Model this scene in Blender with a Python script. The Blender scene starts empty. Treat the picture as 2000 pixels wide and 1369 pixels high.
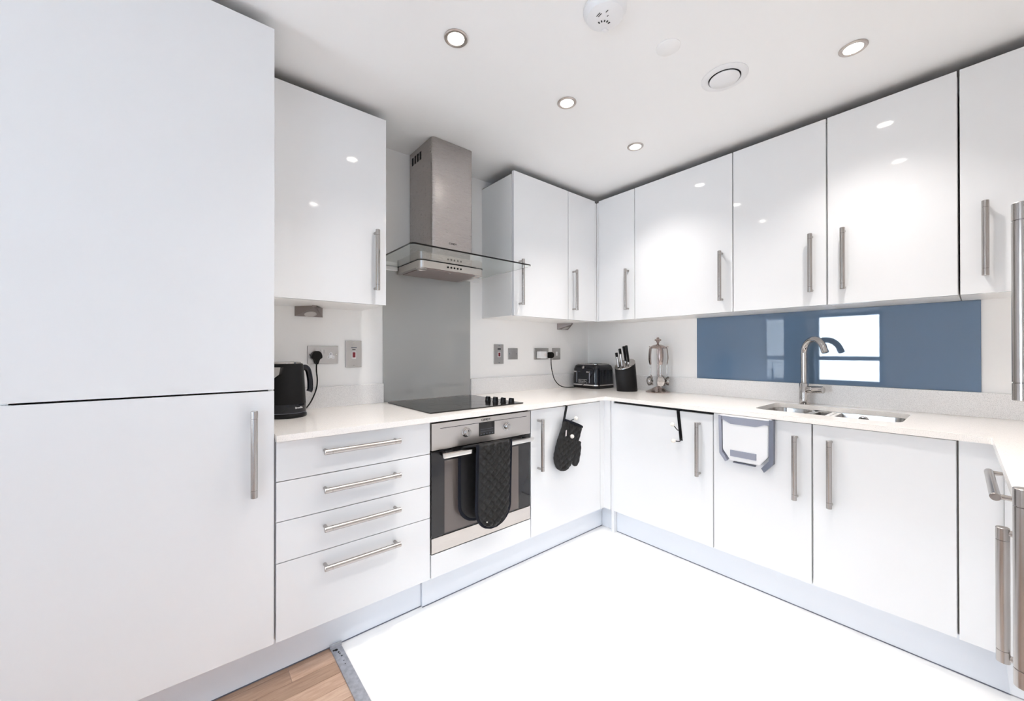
import bpy, bmesh, math, random
from mathutils import Vector, Matrix
random.seed(7)
S = bpy.context.scene
COL = S.collection
PI = math.pi

# ------------------------------------------------------------------ camera
cam_d = bpy.data.cameras.new('camera')
cam = bpy.data.objects.new('camera', cam_d)
COL.objects.link(cam)
CY, SY = math.cos(4.0174), math.sin(4.0174)
_F = Vector((CY * math.cos(.0032), SY * math.cos(.0032), math.sin(.0032)))
_R = Vector((SY, -CY, 0)).normalized()
_U = _R.cross(_F)
_c, _s = math.cos(-.0008), math.sin(-.0008)
_R, _U = _c * _R + _s * _U, -_s * _R + _c * _U
m = Matrix((_R, _U, -_F)).transposed().to_4x4()
m.translation = Vector((2.807, 2.2903, 1.211))
cam.matrix_world = m
cam_d.sensor_width = 36
cam_d.lens = 764.33 / 2000 * 36
cam_d.clip_start = .02
S.camera = cam

# ------------------------------------------------------------------ world, lights, exposure
w = bpy.data.worlds.new('sky')
S.world = w
w.use_nodes = True
bg = w.node_tree.nodes['Background']
bg.inputs[0].default_value = (.78, .88, 1, 1)
bg.inputs[1].default_value = 1.5
S.view_settings.view_transform = 'Standard'
S.view_settings.look = 'None'
S.view_settings.gamma = 1
S.view_settings.use_curve_mapping = False
S.view_settings.exposure = 0.37
S.cycles.max_bounces = 18
S.cycles.diffuse_bounces = 12
S.cycles.glossy_bounces = 6
S.cycles.transmission_bounces = 10
S.cycles.sample_clamp_indirect = 6
S.cycles.caustics_reflective = False

DAY_ONE, DAY_FILL, SPOT = 56, 26, 28
H = 2.439

def area(name, loc, rot, sx, sy, power, color):
    d = bpy.data.lights.new(name, 'AREA')
    d.shape = 'RECTANGLE'
    d.size, d.size_y = sx, sy
    d.energy = power
    d.color = color
    o = bpy.data.objects.new(name, d)
    o.location = loc
    o.rotation_euler = rot
    COL.objects.link(o)
    return o
# daylight behind the reflected window, and blue fill behind an added unseen one
area('daylight', (4.78, 1.04, 1.25), (0, PI / 2, 0), 1.1, .86, DAY_ONE, (.78, .89, 1))
area('daylight', (4.78, 4.3, 1.2), (0, PI / 2, 0), 2.15, 3.0, DAY_FILL, (.50, .74, 1))
LAMPS = [(1.996, .977), (1.365, .985), (.742, .968), (.735, 1.962)]
LAMPS += [(1.365, 1.955), (1.996, 1.95), (2.85, 5.05), (2.84, 5.77)]

# ------------------------------------------------------------------ materials
def mat(name, base, rough=.5, metal=0, ior=1.5, coat=0, emit=None, es=0, trans=0, spec=None):
    k = bpy.data.materials.new(name)
    k.use_nodes = True
    b = k.node_tree.nodes['Principled BSDF']
    b.inputs['Base Color'].default_value = (*base, 1)
    b.inputs['Roughness'].default_value = rough
    b.inputs['Metallic'].default_value = metal
    b.inputs['IOR'].default_value = ior
    b.inputs['Coat Weight'].default_value = coat
    b.inputs['Coat Roughness'].default_value = .02
    b.inputs['Transmission Weight'].default_value = trans
    if spec is not None:
        b.inputs['Specular IOR Level'].default_value = spec
    if emit:
        b.inputs['Emission Color'].default_value = (*emit, 1)
        b.inputs['Emission Strength'].default_value = es
    return k

def nodes_of(k):
    return k.node_tree.nodes, k.node_tree.links, k.node_tree.nodes['Principled BSDF']

def tint_noise(k, a, b, scale, lo=.35, hi=.65, detail=4, stretch=(1, 1, 1), rough=.5, distort=0):
    n, l, p = nodes_of(k)
    tc = n.new('ShaderNodeTexCoord'); mp = n.new('ShaderNodeMapping')
    mp.inputs['Scale'].default_value = stretch
    no = n.new('ShaderNodeTexNoise')
    no.inputs['Scale'].default_value = scale
    no.inputs['Detail'].default_value = detail
    no.inputs['Roughness'].default_value = rough
    no.inputs['Distortion'].default_value = distort
    r = n.new('ShaderNodeValToRGB')
    r.color_ramp.elements[0].position = lo
    r.color_ramp.elements[1].position = hi
    r.color_ramp.elements[0].color = (*a, 1)
    r.color_ramp.elements[1].color = (*b, 1)
    l.new(tc.outputs['Object'], mp.inputs[0]); l.new(mp.outputs[0], no.inputs['Vector'])
    l.new(no.outputs[0], r.inputs[0]); l.new(r.outputs[0], p.inputs['Base Color'])
    return no

def bump(k, scale, strength, stretch=(1, 1, 1), dist=.001, detail=3):
    n, l, p = nodes_of(k)
    tc = n.new('ShaderNodeTexCoord'); mp = n.new('ShaderNodeMapping')
    mp.inputs['Scale'].default_value = stretch
    no = n.new('ShaderNodeTexNoise')
    no.inputs['Scale'].default_value = scale
    no.inputs['Detail'].default_value = detail
    bp_ = n.new('ShaderNodeBump')
    bp_.inputs['Strength'].default_value = strength
    bp_.inputs['Distance'].default_value = dist
    l.new(tc.outputs['Object'], mp.inputs[0]); l.new(mp.outputs[0], no.inputs['Vector'])
    l.new(no.outputs[0], bp_.inputs['Height']); l.new(bp_.outputs[0], p.inputs['Normal'])

def brushed(name, base, rough, stretch, scale=40):
    k = mat(name, base, rough, 1)
    n, l, p = nodes_of(k)
    tc = n.new('ShaderNodeTexCoord'); mp = n.new('ShaderNodeMapping')
    mp.inputs['Scale'].default_value = stretch
    no = n.new('ShaderNodeTexNoise')
    no.inputs['Scale'].default_value = scale
    no.inputs['Detail'].default_value = 5
    mr = n.new('ShaderNodeMapRange')
    mr.inputs['To Min'].default_value = rough * .75
    mr.inputs['To Max'].default_value = rough * 1.3
    bp_ = n.new('ShaderNodeBump')
    bp_.inputs['Strength'].default_value = .12
    bp_.inputs['Distance'].default_value = .0006
    l.new(tc.outputs['Object'], mp.inputs[0]); l.new(mp.outputs[0], no.inputs['Vector'])
    l.new(no.outputs[0], mr.inputs[0]); l.new(mr.outputs[0], p.inputs['Roughness'])
    l.new(no.outputs[0], bp_.inputs['Height']); l.new(bp_.outputs[0], p.inputs['Normal'])
    return k

GLOSS = mat('gloss_white_lacquer', (.815, .82, .83), .05)
CARC = mat('white_melamine', (.90, .895, .885), .35)
PLIN = mat('white_plinth_foil', (.76, .79, .84), .3)
WALL = mat('wall_paint', (.925, .915, .905), .7); bump(WALL, 260, .06)
CEIL = mat('ceiling_paint', (.90, .898, .898), .75); bump(CEIL, 200, .05)
QUARTZ = mat('speckled_quartz', (.8, .77, .74), .12)
tint_noise(QUARTZ, (.77, .74, .71), (.93, .89, .85), 420, .34, .44, 2)
UPST = mat('shaded_quartz_upstand', (.66, .65, .64), .2)  # greyer copy of the quartz: weaker light on upright faces put into the colour
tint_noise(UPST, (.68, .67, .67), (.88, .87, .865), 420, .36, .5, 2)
TILE = mat('white_marble_vinyl', (.87, .86, .85), .3)
tint_noise(TILE, (.84, .83, .83), (.90, .895, .89), 1.6, .30, .46, 9, (1, 2.4, 1), .62, 1.4)
STEEL = brushed('brushed_steel', (.58, .55, .53), .27, (1, 1, 40))
STEELH = brushed('brushed_steel_horizontal', (.62, .585, .56), .3, (.4, 6, 60))
HOODST = brushed('hood_brushed_steel', (.47, .44, .425), .26, (2, 2, 55), 18)
HANDLE = mat('satin_nickel', (.47, .44, .42), .24, 1)
CHROME = mat('chrome', (.56, .54, .53), .06, 1)
SINKST = mat('sink_steel', (.46, .45, .445), .2, 1)
UTST = mat('warm_polished_steel', (.44, .37, .35), .16, 1)
BLACK = mat('black_plastic', (.004, .004, .005), .3, spec=.25)
BLGL = mat('black_gloss', (.003, .004, .008), .07, spec=.45)
BLMAT = mat('black_soft_coat', (.005, .005, .0055), .42, spec=.22)
RUBB = mat('black_rubber', (.005, .005, .005), .5, spec=.25)
HOBG = mat('hob_black_glass', (.012, .011, .011), .09)
OVENG = mat('oven_tinted_glass', (.018, .017, .018), .035)
OVENW = mat('oven_inner_window', (.14, .115, .105), .05)
SPG = mat('grey_back_painted_glass', (.42, .42, .41), .04)
SPB = mat('blue_back_painted_glass', (.115, .178, .27), .02, coat=.7)
PLATE = brushed('satin_switch_plate', (.50, .485, .475), .34, (3, 3, 40))
WHITEP = mat('white_plastic', (.82, .82, .83), .3)
CREAM = mat('cream_ceramic', (.80, .76, .70), .3)
RED = mat('red_rocker', (.22, .02, .03), .3)
GREYP = mat('grey_plastic', (.27, .28, .34), .4)
DGREYP = mat('dark_grey_plastic', (.13, .14, .18), .4)
FABRIC = mat('black_quilted_cotton', (.006, .0055, .006), .55, spec=.4); bump(FABRIC, 900, .5, dist=.0006)
BIND = mat('navy_black_binding', (.006, .007, .013), .8, spec=.2)
PINK = mat('pale_label_fabric', (.78, .70, .69), .7)
DARK = mat('dark_void', (.012, .012, .014), .8)
LAMP = mat('lamp_diffuser', (.9, .9, .9), .4, emit=(1, .95, .88), es=18)
LAMPOFF = mat('unlit_lens', (.5, .47, .46), .3)
GLASS = mat('clear_glass', (.93, .97, .95), .0, trans=1, ior=1.5)
WINGL = mat('window_glass', (1, 1, 1), .0, trans=1, ior=1.02)
FRAMEM = mat('grey_window_frame', (.12, .14, .17), .4)
SHEER = mat('sheer_curtain', (.55, .58, .62), .9)
ALU = mat('aluminium_strip', (.50, .51, .55), .42, .85)
tint_noise(ALU, (.42, .43, .47), (.58, .59, .63), 60, .3, .7, 3)
MESHM = mat('hood_filter_mesh', (.40, .34, .325), .38, .7)
def _filter_pattern(k):
    n, l, p = nodes_of(k)
    tc = n.new('ShaderNodeTexCoord'); mp = n.new('ShaderNodeMapping')
    mp.inputs['Rotation'].default_value = (0, 0, PI / 4)
    ck = n.new('ShaderNodeTexChecker'); ck.inputs['Scale'].default_value = 170
    ck.inputs[1].default_value = (.44, .385, .37, 1); ck.inputs[2].default_value = (.26, .19, .18, 1)
    l.new(tc.outputs['Object'], mp.inputs[0]); l.new(mp.outputs[0], ck.inputs[0]); l.new(ck.outputs[0], p.inputs['Base Color'])
_filter_pattern(MESHM)
WOODS = []
for i, (a, b) in enumerate([((.36, .225, .155), (.52, .355, .26)), ((.42, .275, .195), (.57, .40, .30)), ((.25, .15, .10), (.38, .25, .175))]):
    k = mat('oak_floor', a, .32)
    tint_noise(k, a, b, 12, .3, .72, 6, (1, 9, 9), .6, .6)
    bump(k, 60, .12, (1, 14, 14), .0005)
    WOODS.append(k)

# ------------------------------------------------------------------ geometry helpers
XF = [lambda p: p]
WL = {}

def newbm():
    return bmesh.new()

def box(bm, x0, x1, y0, y1, z0, z1, bev=0, seg=2):
    x0, x1 = sorted((x0, x1)); y0, y1 = sorted((y0, y1)); z0, z1 = sorted((z0, z1))
    r = bmesh.ops.create_cube(bm, size=1)
    vs = r['verts']
    for v in vs:
        v.co = Vector(((x0 + x1) / 2 + v.co.x * (x1 - x0), (y0 + y1) / 2 + v.co.y * (y1 - y0), (z0 + z1) / 2 + v.co.z * (z1 - z0)))
    if bev:
        es = list({e for v in vs for e in v.link_edges})
        bmesh.ops.bevel(bm, geom=es, offset=bev, segments=seg, profile=.6, affect='EDGES')

def frame_of(d):
    d = d.normalized()
    a = Vector((0, 0, 1)) if abs(d.z) < .9 else Vector((1, 0, 0))
    u = d.cross(a).normalized()
    return u, d.cross(u).normalized()

def rings(bm, rs, closed_ends=True):
    prev = None
    first = None
    for pts in rs:
        vs = [bm.verts.new(p) for p in pts]
        if prev:
            n = len(vs)
            for i in range(n):
                bm.faces.new((prev[i], prev[(i + 1) % n], vs[(i + 1) % n], vs[i]))
        else:
            first = vs
        prev = vs
    if closed_ends:
        bm.faces.new(first[::-1])
        bm.faces.new(prev)

def turned(bm, p0, d, prof, n=24, closed=True):
    """surface of revolution about p0 + t*d, prof = [(t, r)]"""
    p0 = Vector(p0); d = Vector(d).normalized()
    u, v = frame_of(d)
    rings(bm, [[p0 + d * t + (u * math.cos(2 * PI * i / n) + v * math.sin(2 * PI * i / n)) * max(r, 1e-4) for i in range(n)] for t, r in prof], closed)

def cyl(bm, p0, p1, r, n=20, bev=0):
    d = Vector(p1) - Vector(p0)
    L = d.length
    if bev:
        turned(bm, p0, d, [(0, r - bev), (bev, r), (L - bev, r), (L, r - bev)], n)
    else:
        turned(bm, p0, d, [(0, r), (L, r)], n)

def lathe(bm, c, prof, n=32, closed=True):
    rings(bm, [[Vector((c[0] + r * math.cos(2 * PI * i / n), c[1] + r * math.sin(2 * PI * i / n), z)) for i in range(n)] for r, z in [(max(r, 1e-4), z) for r, z in prof]], closed)

def smooth_path(pts, n=6):
    P = [Vector(p) for p in pts]
    P = [2 * P[0] - P[1]] + P + [2 * P[-1] - P[-2]]
    out = []
    for i in range(1, len(P) - 2):
        for k in range(n):
            t = k / n
            a, b, c, d = P[i - 1:i + 3]
            out.append(.5 * ((2 * b) + (c - a) * t + (2 * a - 5 * b + 4 * c - d) * t * t + (3 * b - a - 3 * c + d) * t ** 3))
    out.append(P[-2])
    return out

def tube(bm, pts, r, n=12, rb=None):
    """tube along pts; r may be a number or list; rb: second half-axis"""
    P = [Vector(p) for p in pts]
    T = [(P[min(i + 1, len(P) - 1)] - P[max(i - 1, 0)]).normalized() for i in range(len(P))]
    u, v = frame_of(T[0])
    rs = []
    for i, p in enumerate(P):
        u = (u - T[i] * u.dot(T[i])).normalized()
        v = T[i].cross(u)
        ra = r[i] if isinstance(r, (list, tuple)) else r
        rv = ra if rb is None else (rb[i] if isinstance(rb, (list, tuple)) else rb)
        rs.append([p + u * ra * math.cos(2 * PI * k / n) + v * rv * math.sin(2 * PI * k / n) for k in range(n)])
    rings(bm, rs)

def prism(bm, pts, off):
    a = [bm.verts.new(Vector(p)) for p in pts]
    b = [bm.verts.new(Vector(p) + Vector(off)) for p in pts]
    n = len(a)
    bm.faces.new(a); bm.faces.new(b[::-1])
    for i in range(n):
        bm.faces.new((a[i], b[i], b[(i + 1) % n], a[(i + 1) % n]))

def ball(bm, c, r, sz=(1, 1, 1), seg=14):
    q = bmesh.ops.create_uvsphere(bm, u_segments=seg, v_segments=seg // 2 + 2, radius=1)
    for v in q['verts']:
        v.co = Vector((c[0] + v.co.x * r * sz[0], c[1] + v.co.y * r * sz[1], c[2] + v.co.z * r * sz[2]))

def rrect(x0, x1, y0, y1, r, n=5):
    out = []
    for cx, cy, a0 in ((x1 - r, y1 - r, 0), (x0 + r, y1 - r, 1), (x0 + r, y0 + r, 2), (x1 - r, y0 + r, 3)):
        for k in range(n + 1):
            a = (a0 + k / n) * PI / 2
            out.append((cx + r * math.cos(a), cy + r * math.sin(a)))
    return out

# ------------------------------------------------------------------ object helpers
def tag(o, label=None, cat=None, group=None, kind=None):
    if label: o['label'] = label
    if cat: o['category'] = cat
    if group: o['group'] = group
    if kind: o['kind'] = kind
    return o

def thing(name, label, cat, loc, group=None):
    o = bpy.data.objects.new(name, None)
    o.empty_display_size = .05
    COL.objects.link(o)
    p = Vector(XF[0](Vector(loc)))
    o.location = p
    WL[o.name] = p
    return tag(o, label, cat, group)

def obj(name, bm, material, parent=None, label=None, smooth=None, wn=False):
    for v in bm.verts:
        v.co = XF[0](v.co)
    org = WL[parent.name] if parent else None
    if org is None:
        xs = [v.co for v in bm.verts]
        org = Vector(((min(c.x for c in xs) + max(c.x for c in xs)) / 2, (min(c.y for c in xs) + max(c.y for c in xs)) / 2, min(c.z for c in xs)))
        loc = org
    else:
        loc = Vector((0, 0, 0))
    for v in bm.verts:
        v.co -= org
    bmesh.ops.recalc_face_normals(bm, faces=bm.faces[:])
    me = bpy.data.meshes.new(name)
    bm.to_mesh(me); bm.free()
    for k in (material if isinstance(material, (list, tuple)) else [material]):
        me.materials.append(k)
    o = bpy.data.objects.new(name, me)
    COL.objects.link(o)
    o.location = loc
    WL[o.name] = Vector(org)
    if parent: o.parent = parent
    if label: o['label'] = label
    if smooth is None: smooth = 40
    if smooth:
        me.polygons.foreach_set('use_smooth', [True] * len(me.polygons))
        try:
            me.set_sharp_from_angle(angle=math.radians(smooth))
        except Exception:
            pass
    if wn:
        k = o.modifiers.new('normals', 'WEIGHTED_NORMAL'); k.weight = 100; k.keep_sharp = True
    return o

def bobj(name, dims, material, parent=None, bev=0, label=None):
    b = newbm(); box(b, *dims, bev)
    return obj(name, b, material, parent, label, smooth=0)

def struct(name, bm, material, parent=None):
    o = obj(name, bm, material, parent)
    if not parent: o['kind'] = 'structure'
    return o

def text(name, body, size, origin, right, up, material, parent, extrude=.0006, label=None, squash=1):
    cu = bpy.data.curves.new(name, 'FONT')
    cu.body = body; cu.size = size; cu.align_x = 'CENTER'; cu.align_y = 'CENTER'; cu.extrude = extrude
    cu.resolution_u = 3
    t = bpy.data.objects.new(name, cu)
    me = bpy.data.meshes.new_from_object(t)
    bpy.data.objects.remove(t)
    b = newbm(); b.from_mesh(me)
    right = Vector(right).normalized(); up = Vector(up).normalized(); n = right.cross(up)
    for v in b.verts:
        v.co = Vector(origin) + right * v.co.x * squash + up * v.co.y + n * v.co.z
    old = XF[0]; XF[0] = lambda p: p
    o = obj(name, b, material, parent, label, smooth=0)
    XF[0] = old
    return o

IDENT = lambda p: p
RUN_A = lambda p: Vector((p.x, p.y, p.z))                  # oven wall: u along x, w out from wall
RUN_B = lambda p: Vector((p.y, p.x, p.z))                  # sink wall: u along y
YC = 2.340 + .644
_ca, _sa = math.cos(.025), math.sin(.025)
def RUN_C(p):                                              # third run, a touch out of square
    u, w_ = p.x - .644, p.y
    base = Vector((.644, YC, 0))
    return base + Vector((u * _ca + w_ * _sa, u * _sa - w_ * _ca, p.z))

# ------------------------------------------------------------------ the room
def wall_with_hole(axis, pos, thick, a0, a1, h0, h1, z0, z1):
    b = newbm()
    def bx(u0, u1, q0, q1):
        if u1 - u0 < 1e-4 or q1 - q0 < 1e-4: return
        if axis == 'x': box(b, pos, pos + thick, u0, u1, q0, q1)
        else: box(b, u0, u1, pos, pos + thick, q0, q1)
    bx(a0, h0, 0, H); bx(h1, a1, 0, H); bx(h0, h1, 0, z0); bx(h0, h1, z1, H)
    return b
XE, YE = 4.6, 6.6
b = newbm(); box(b, 0, XE + .2, -.15, 0, 0, H); struct('wall_left', b, WALL)
b = newbm(); box(b, -.15, 0, -.15, 3.15, 0, H); struct('wall_back', b, WALL)
b = newbm(); box(b, 0, 2.5, 3.06, 3.2, 0, H); struct('wall_right', b, WALL)
b = newbm(); box(b, 2.36, 2.5, 3.2, YE, 0, H); struct('wall_side', b, WALL)
wb = wall_with_hole('x', XE, .2, 0, 2.2, .655, 1.425, .74, 1.775)
wb2 = wall_with_hole('x', XE, .2, 2.2, YE, 2.8, 5.8, .1, 2.25)
tmp_ = bpy.data.meshes.new('tmp'); wb2.to_mesh(tmp_); wb.from_mesh(tmp_); bpy.data.meshes.remove(tmp_); wb2.free()
struct('wall_far', wb, WALL)
b = newbm(); box(b, 2.36, XE + .2, YE, YE + .2, 0, H); struct('wall_near', b, WALL)
b = newbm(); box(b, -.15, XE + .2, -.15, YE + .2, H, H + .12); struct('ceiling', b, CEIL)
b = newbm(); box(b, -.15, 2.333, -.15, 3.2, -.1, 0); struct('floor', b, TILE)
# oak strip floor beyond the threshold: a base with single staves near the view
wf = newbm(); box(wf, 2.333, XE + .2, -.15, YE + .2, -.1, -.008)
wf = struct('floor', wf, WOODS[0])
stave_meshes = {}
yy = .47
row = 0
while yy < 1.46:
    xx = 2.335
    L = random.choice([.17, .28, .36])
    while xx < 3.55:
        x1 = min(xx + L, 3.6)
        if x1 - xx > .03:
            s = newbm(); box(s, xx + .0004, x1 - .0004, yy + .0004, yy + .0656, -.0085, -.0002 - random.random() * .0006)
            obj('plank', s, WOODS[random.randrange(3)], wf, smooth=0)
        xx = x1
        L = random.choice([.3, .36, .42, .5])
    yy += .066
b = newbm(); box(b, 3.6, XE, 0, YE, -.0085, -.0003); box(b, 2.335, 3.6, 1.46, YE, -.0085, -.0003)
obj('plank_field', b, WOODS[1], wf)['kind'] = 'stuff'
# metal threshold strip
b = newbm(); box(b, 2.312, 2.354, .592, 3.0, -.002, .0045, .0015)
t1 = struct('trim_1', b, ALU)
for (sx, sy, r) in ((2.346, .612, .0045), (2.337, .614, .006), (2.333, .632, .003), (2.331, .642, .0028), (2.329, .66, .0028), (2.33, .69, .002), (2.331, .71, .0018)):
    b = newbm(); cyl(b, (sx, sy, .004), (sx, sy, .0052), r, 10); obj('screw', b, DARK, t1)
bobj('end_bracket', (2.31, 2.356, .588, .594, .0, .016), ALU, t1, .001)

# windows
def window(n, axis, pos, a0, a1, z0, z1, bars_z=(), bars_a=()):
    f = .045
    W = newbm()
    def bx(b, u0, u1, q0, q1, d0=0.03, d1=.09):
        if axis == 'x': box(b, pos + d0, pos + d1, u0, u1, q0, q1, .003)
        else: box(b, u0, u1, pos + d0, pos + d1, q0, q1, .003)
    bx(W, a0, a1, z0, z0 + f); bx(W, a0, a1, z1 - f, z1); bx(W, a0, a0 + f, z0, z1); bx(W, a1 - f, a1, z0, z1)
    for z in bars_z: bx(W, a0, a1, z - .03, z + .03)
    for a in bars_a: bx(W, a - .03, a + .03, z0, z1)
    o = struct('window_%d' % n, W, FRAMEM)
    zs = [z0] + list(bars_z) + [z1]; as_ = [a0] + list(bars_a) + [a1]
    for i in range(len(zs) - 1):
        for j in range(len(as_) - 1):
            P = newbm(); bx(P, as_[j] + .02, as_[j + 1] - .02, zs[i] + .02, zs[i + 1] - .02, .055, .061); obj('pane', P, WINGL, o)
window(1, 'x', XE, .655, 1.425, .74, 1.775, (1.11,))
window(2, 'x', XE, 2.8, 5.8, .1, 2.25, (), (3.8, 4.8))  # unseen window, added to bring blue fill light to the fridge side
# sheer curtain beside the far window (it shows in the blue splashback)
cb = newbm()
n = 90
prev = None
for i in range(n + 1):
    y = .08 + .5 * i / n
    x = XE - .07 + .022 * math.sin(i * 1.05) + .008 * math.sin(i * .31)
    vs = [cb.verts.new((x, y, z)) for z in (.02, 2.3)]
    if prev: cb.faces.new((prev[0], vs[0], vs[1], prev[1]))
    prev = vs
bmesh.ops.solidify(cb, geom=cb.faces[:], thickness=.002)
cur = thing('curtain', 'pale pleated sheer curtain beside the window reflected in the blue glass', 'curtain', (XE - .07, .33, 0))
obj('cloth', cb, SHEER, cur)
b = newbm(); cyl(b, (XE - .07, .03, 2.31), (XE - .07, 1.6, 2.31), .012, 12); cyl(b, (XE - .07, .06, 2.31), (XE, .06, 2.31), .008, 8); cyl(b, (XE - .07, 1.5, 2.31), (XE, 1.5, 2.31), .008, 8); obj('curtain_rail', b, HANDLE, cur)

# ------------------------------------------------------------------ cabinets
def handle_bm(p0, p1, out, depth=.04, r=.0105):
    """bar from p0 to p1 (on the door face), standing off by depth along out"""
    p0, p1, out = Vector(p0), Vector(p1), Vector(out)
    d = (p1 - p0).normalized(); L = (p1 - p0).length
    b = newbm()
    e = .026
    turned(b, p0 + out * depth, d, [(0, r - .001), (.001, r), (e, r), (e + .0005, r - .0012), (e + .0015, r - .0012), (e + .002, r), (L - e - .002, r), (L - e - .0015, r - .0012), (L - e - .0005, r - .0012), (L - e, r), (L - .001, r), (L, r - .001)], 20)
    for q in (.011, L - .011):
        cyl(b, p0 + d * q, p0 + d * q + out * depth, .0068, 12)
    return b

FA, FB, FC = .644, .617, .644       # door faces, distance from their walls
OUT = Vector((0, 1, 0))
GAP = .0018

def door(parent, u0, u1, z0, z1, face, hnd=None, name='door', hlen=.296, bev=.0012):
    d = bobj(name, (u0 + GAP, u1 - GAP, face - .02, face, z0, z1), GLOSS, parent, bev)
    if hnd:
        (hu0, hz0), (hu1, hz1) = hnd
        obj('handle', handle_bm((hu0, face, hz0), (hu1, face, hz1), OUT), HANDLE, d)
    return d

GAPDARK = mat('gap_darkener', (.10, .085, .07), .8)  # dark tone picked to deepen the shade above the tall units
def carcass(parent, u0, u1, z0, z1, face, back=.002, lid=True):
    """cabinet box of side, top, bottom and back panels, standing 3 mm behind its doors"""
    f = face - .023
    b = newbm(); t = .018
    box(b, u0 + .0005, u0 + t, back, f, z0, z1); box(b, u1 - t, u1 - .0005, back, f, z0, z1)
    box(b, u0 + t, u1 - t, back, f, z0, z0 + t); box(b, u0 + t, u1 - t, back if lid else f - .07, f, z1 - t, z1)
    box(b, u0 + t, u1 - t, back, back + .008, z0 + t, z1 - t)
    c_ = obj('carcass', b, CARC, parent)
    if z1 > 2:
        bobj('gap_darkening_board', (u0 + .001, u1 - .001, back, f, z1 + .0002, z1 + .003), GAPDARK, parent)  # unseen board added to keep the gap below the ceiling dark
    return c_

ZB0, ZB1 = .15, .884
def base_unit(label, u0, u1, face, hnd=None, top=.880, name='base_cabinet', lid=True):
    t = thing(name, label, 'cabinet', ((u0 + u1) / 2, .3, ZB0), 'white base cabinets')
    carcass(t, u0, u1, ZB0, ZB1, face, lid=lid)
    door(t, u0, u1, ZB0 + .001, top, face, hnd)
    return t
HZ = (.527, .823)
def vh(u): return ((u, HZ[0]), (u, HZ[1]))

# --- oven wall (run A)
XF[0] = RUN_A
t = thing('tall_cabinet', 'tall white fridge housing with two plain doors beside the drawer unit', 'cabinet', (2.875, .3, ZB0))
carcass(t, 2.558, 3.19, ZB0, 2.372, FA)
door(t, 2.558, 3.19, 1.0745, 2.388, FA)
door(t, 2.558, 3.19, ZB0 + .001, 1.069, FA, ((2.625, .707), (2.625, 1.007)))

t = thing('drawer_cabinet', 'white base unit of four handled drawers between fridge housing and oven', 'cabinet', (2.243, .3, ZB0))
carcass(t, 1.931, 2.555, ZB0, ZB1, FA)
for z0, z1, hz in ((.7365, .880, .827), (.589, .733, .679), (.4385, .5855, .531), (.151, .435, .382)):
    door(t, 1.931, 2.555, z0, z1, FA, ((2.093, hz), (2.399, hz)), 'drawer_front')

# built-in oven in its housing
t = thing('oven_housing', 'white housing unit around the oven with plain panel below it', 'cabinet', (1.613, .3, ZB0))
b = newbm()
box(b, 1.297, 1.306, .002, .621, ZB0, ZB1); box(b, 1.92, 1.929, .002, .621, ZB0, ZB1); box(b, 1.306, 1.92, .002, .621, ZB0, ZB0 + .018); box(b, 1.306, 1.92, .002, .621, .235, .25)
obj('carcass', b, CARC, t)
bobj('filler_panel', (1.2985, 1.926, .624, .644, .151, .259), GLOSS, t, .0012)
b = newbm(); box(b, 1.306, 1.92, .55, .63, .8745, .8835); obj('shadow_gap_strip', b, DARK, t)

ov = thing('oven', 'built-in stainless steel single oven with black glass door below the hob', 'oven', (1.613, .33, .262))
bobj('body', (1.31, 1.917, .05, .622, .264, .872), BLACK, ov)
bobj('control_panel', (1.3005, 1.9245, .622, .646, .747, .8735), STEELH, ov, .0015)
bobj('groove', (1.33, 1.88, .645, .6466, .8462, .8488), DARK, ov)
disp = bobj('display', (1.557, 1.657, .645, .6475, .779, .8475), OVENG, ov, .0008)
for z in (.800, .812):
    bobj('display_line', (1.566, 1.648, .6475, .6479, z, z + .0012), DGREYP, disp)
for i in range(5):
    b = newbm(); cyl(b, (1.57 + i * .0185, .6475, .7885), (1.57 + i * .0185, .6486, .7885), .003, 10); obj('display_button', b, DGREYP, disp)
for x in (1.734, 1.478):
    b = newbm(); turned(b, (x, .646, .811), (0, 1, 0), [(0, .0245), (.003, .0245), (.004, .019), (.022, .0175), (.024, .0155)], 28)
    kb = obj('knob', b, CHROME, ov)
    bobj('pointer', (x - .0012, x + .0012, .669, .6705, .816, .826), DARK, kb)
text('lettering', 'CANDY', .0165, (1.613, .6468, .860), (-1, 0, 0), (0, 0, 1), DARK, ov)
dr = bobj('oven_door', (1.3005, 1.9245, .622, .643, .337, .742), OVENG, ov, .001)
bobj('window', (1.388, 1.855, .643, .6436, .343, .69), OVENW, dr)
bobj('bottom_panel', (1.3005, 1.9245, .622, .645, .264, .335), STEELH, ov, .0015)
b = newbm()
box(b, 1.330, 1.895, .690, .712, .7195, .7395, .002)
hd = obj('handle', b, mat('polished_bar', (.80, .77, .74), .2, 1), dr)
for x in (1.345, 1.86):
    bobj('handle_mount', (x, x + .02, .643, .692, .722, .737), BLACK, hd, .001)

base_unit('white base cabinet with hooked black oven mitt next to oven', .662, 1.2955, FA, vh(1.24), top=.8745)
t = thing('corner_post', 'white filler post in the inner corner under the worktop', 'panel', (.65, .66, ZB0))
b = newbm(); box(b, .600, .660, .624, .643, ZB0, .8835); box(b, .598, .6165, .643, .691, ZB0, .8835); obj('filler', b, GLOSS, t)

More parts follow.
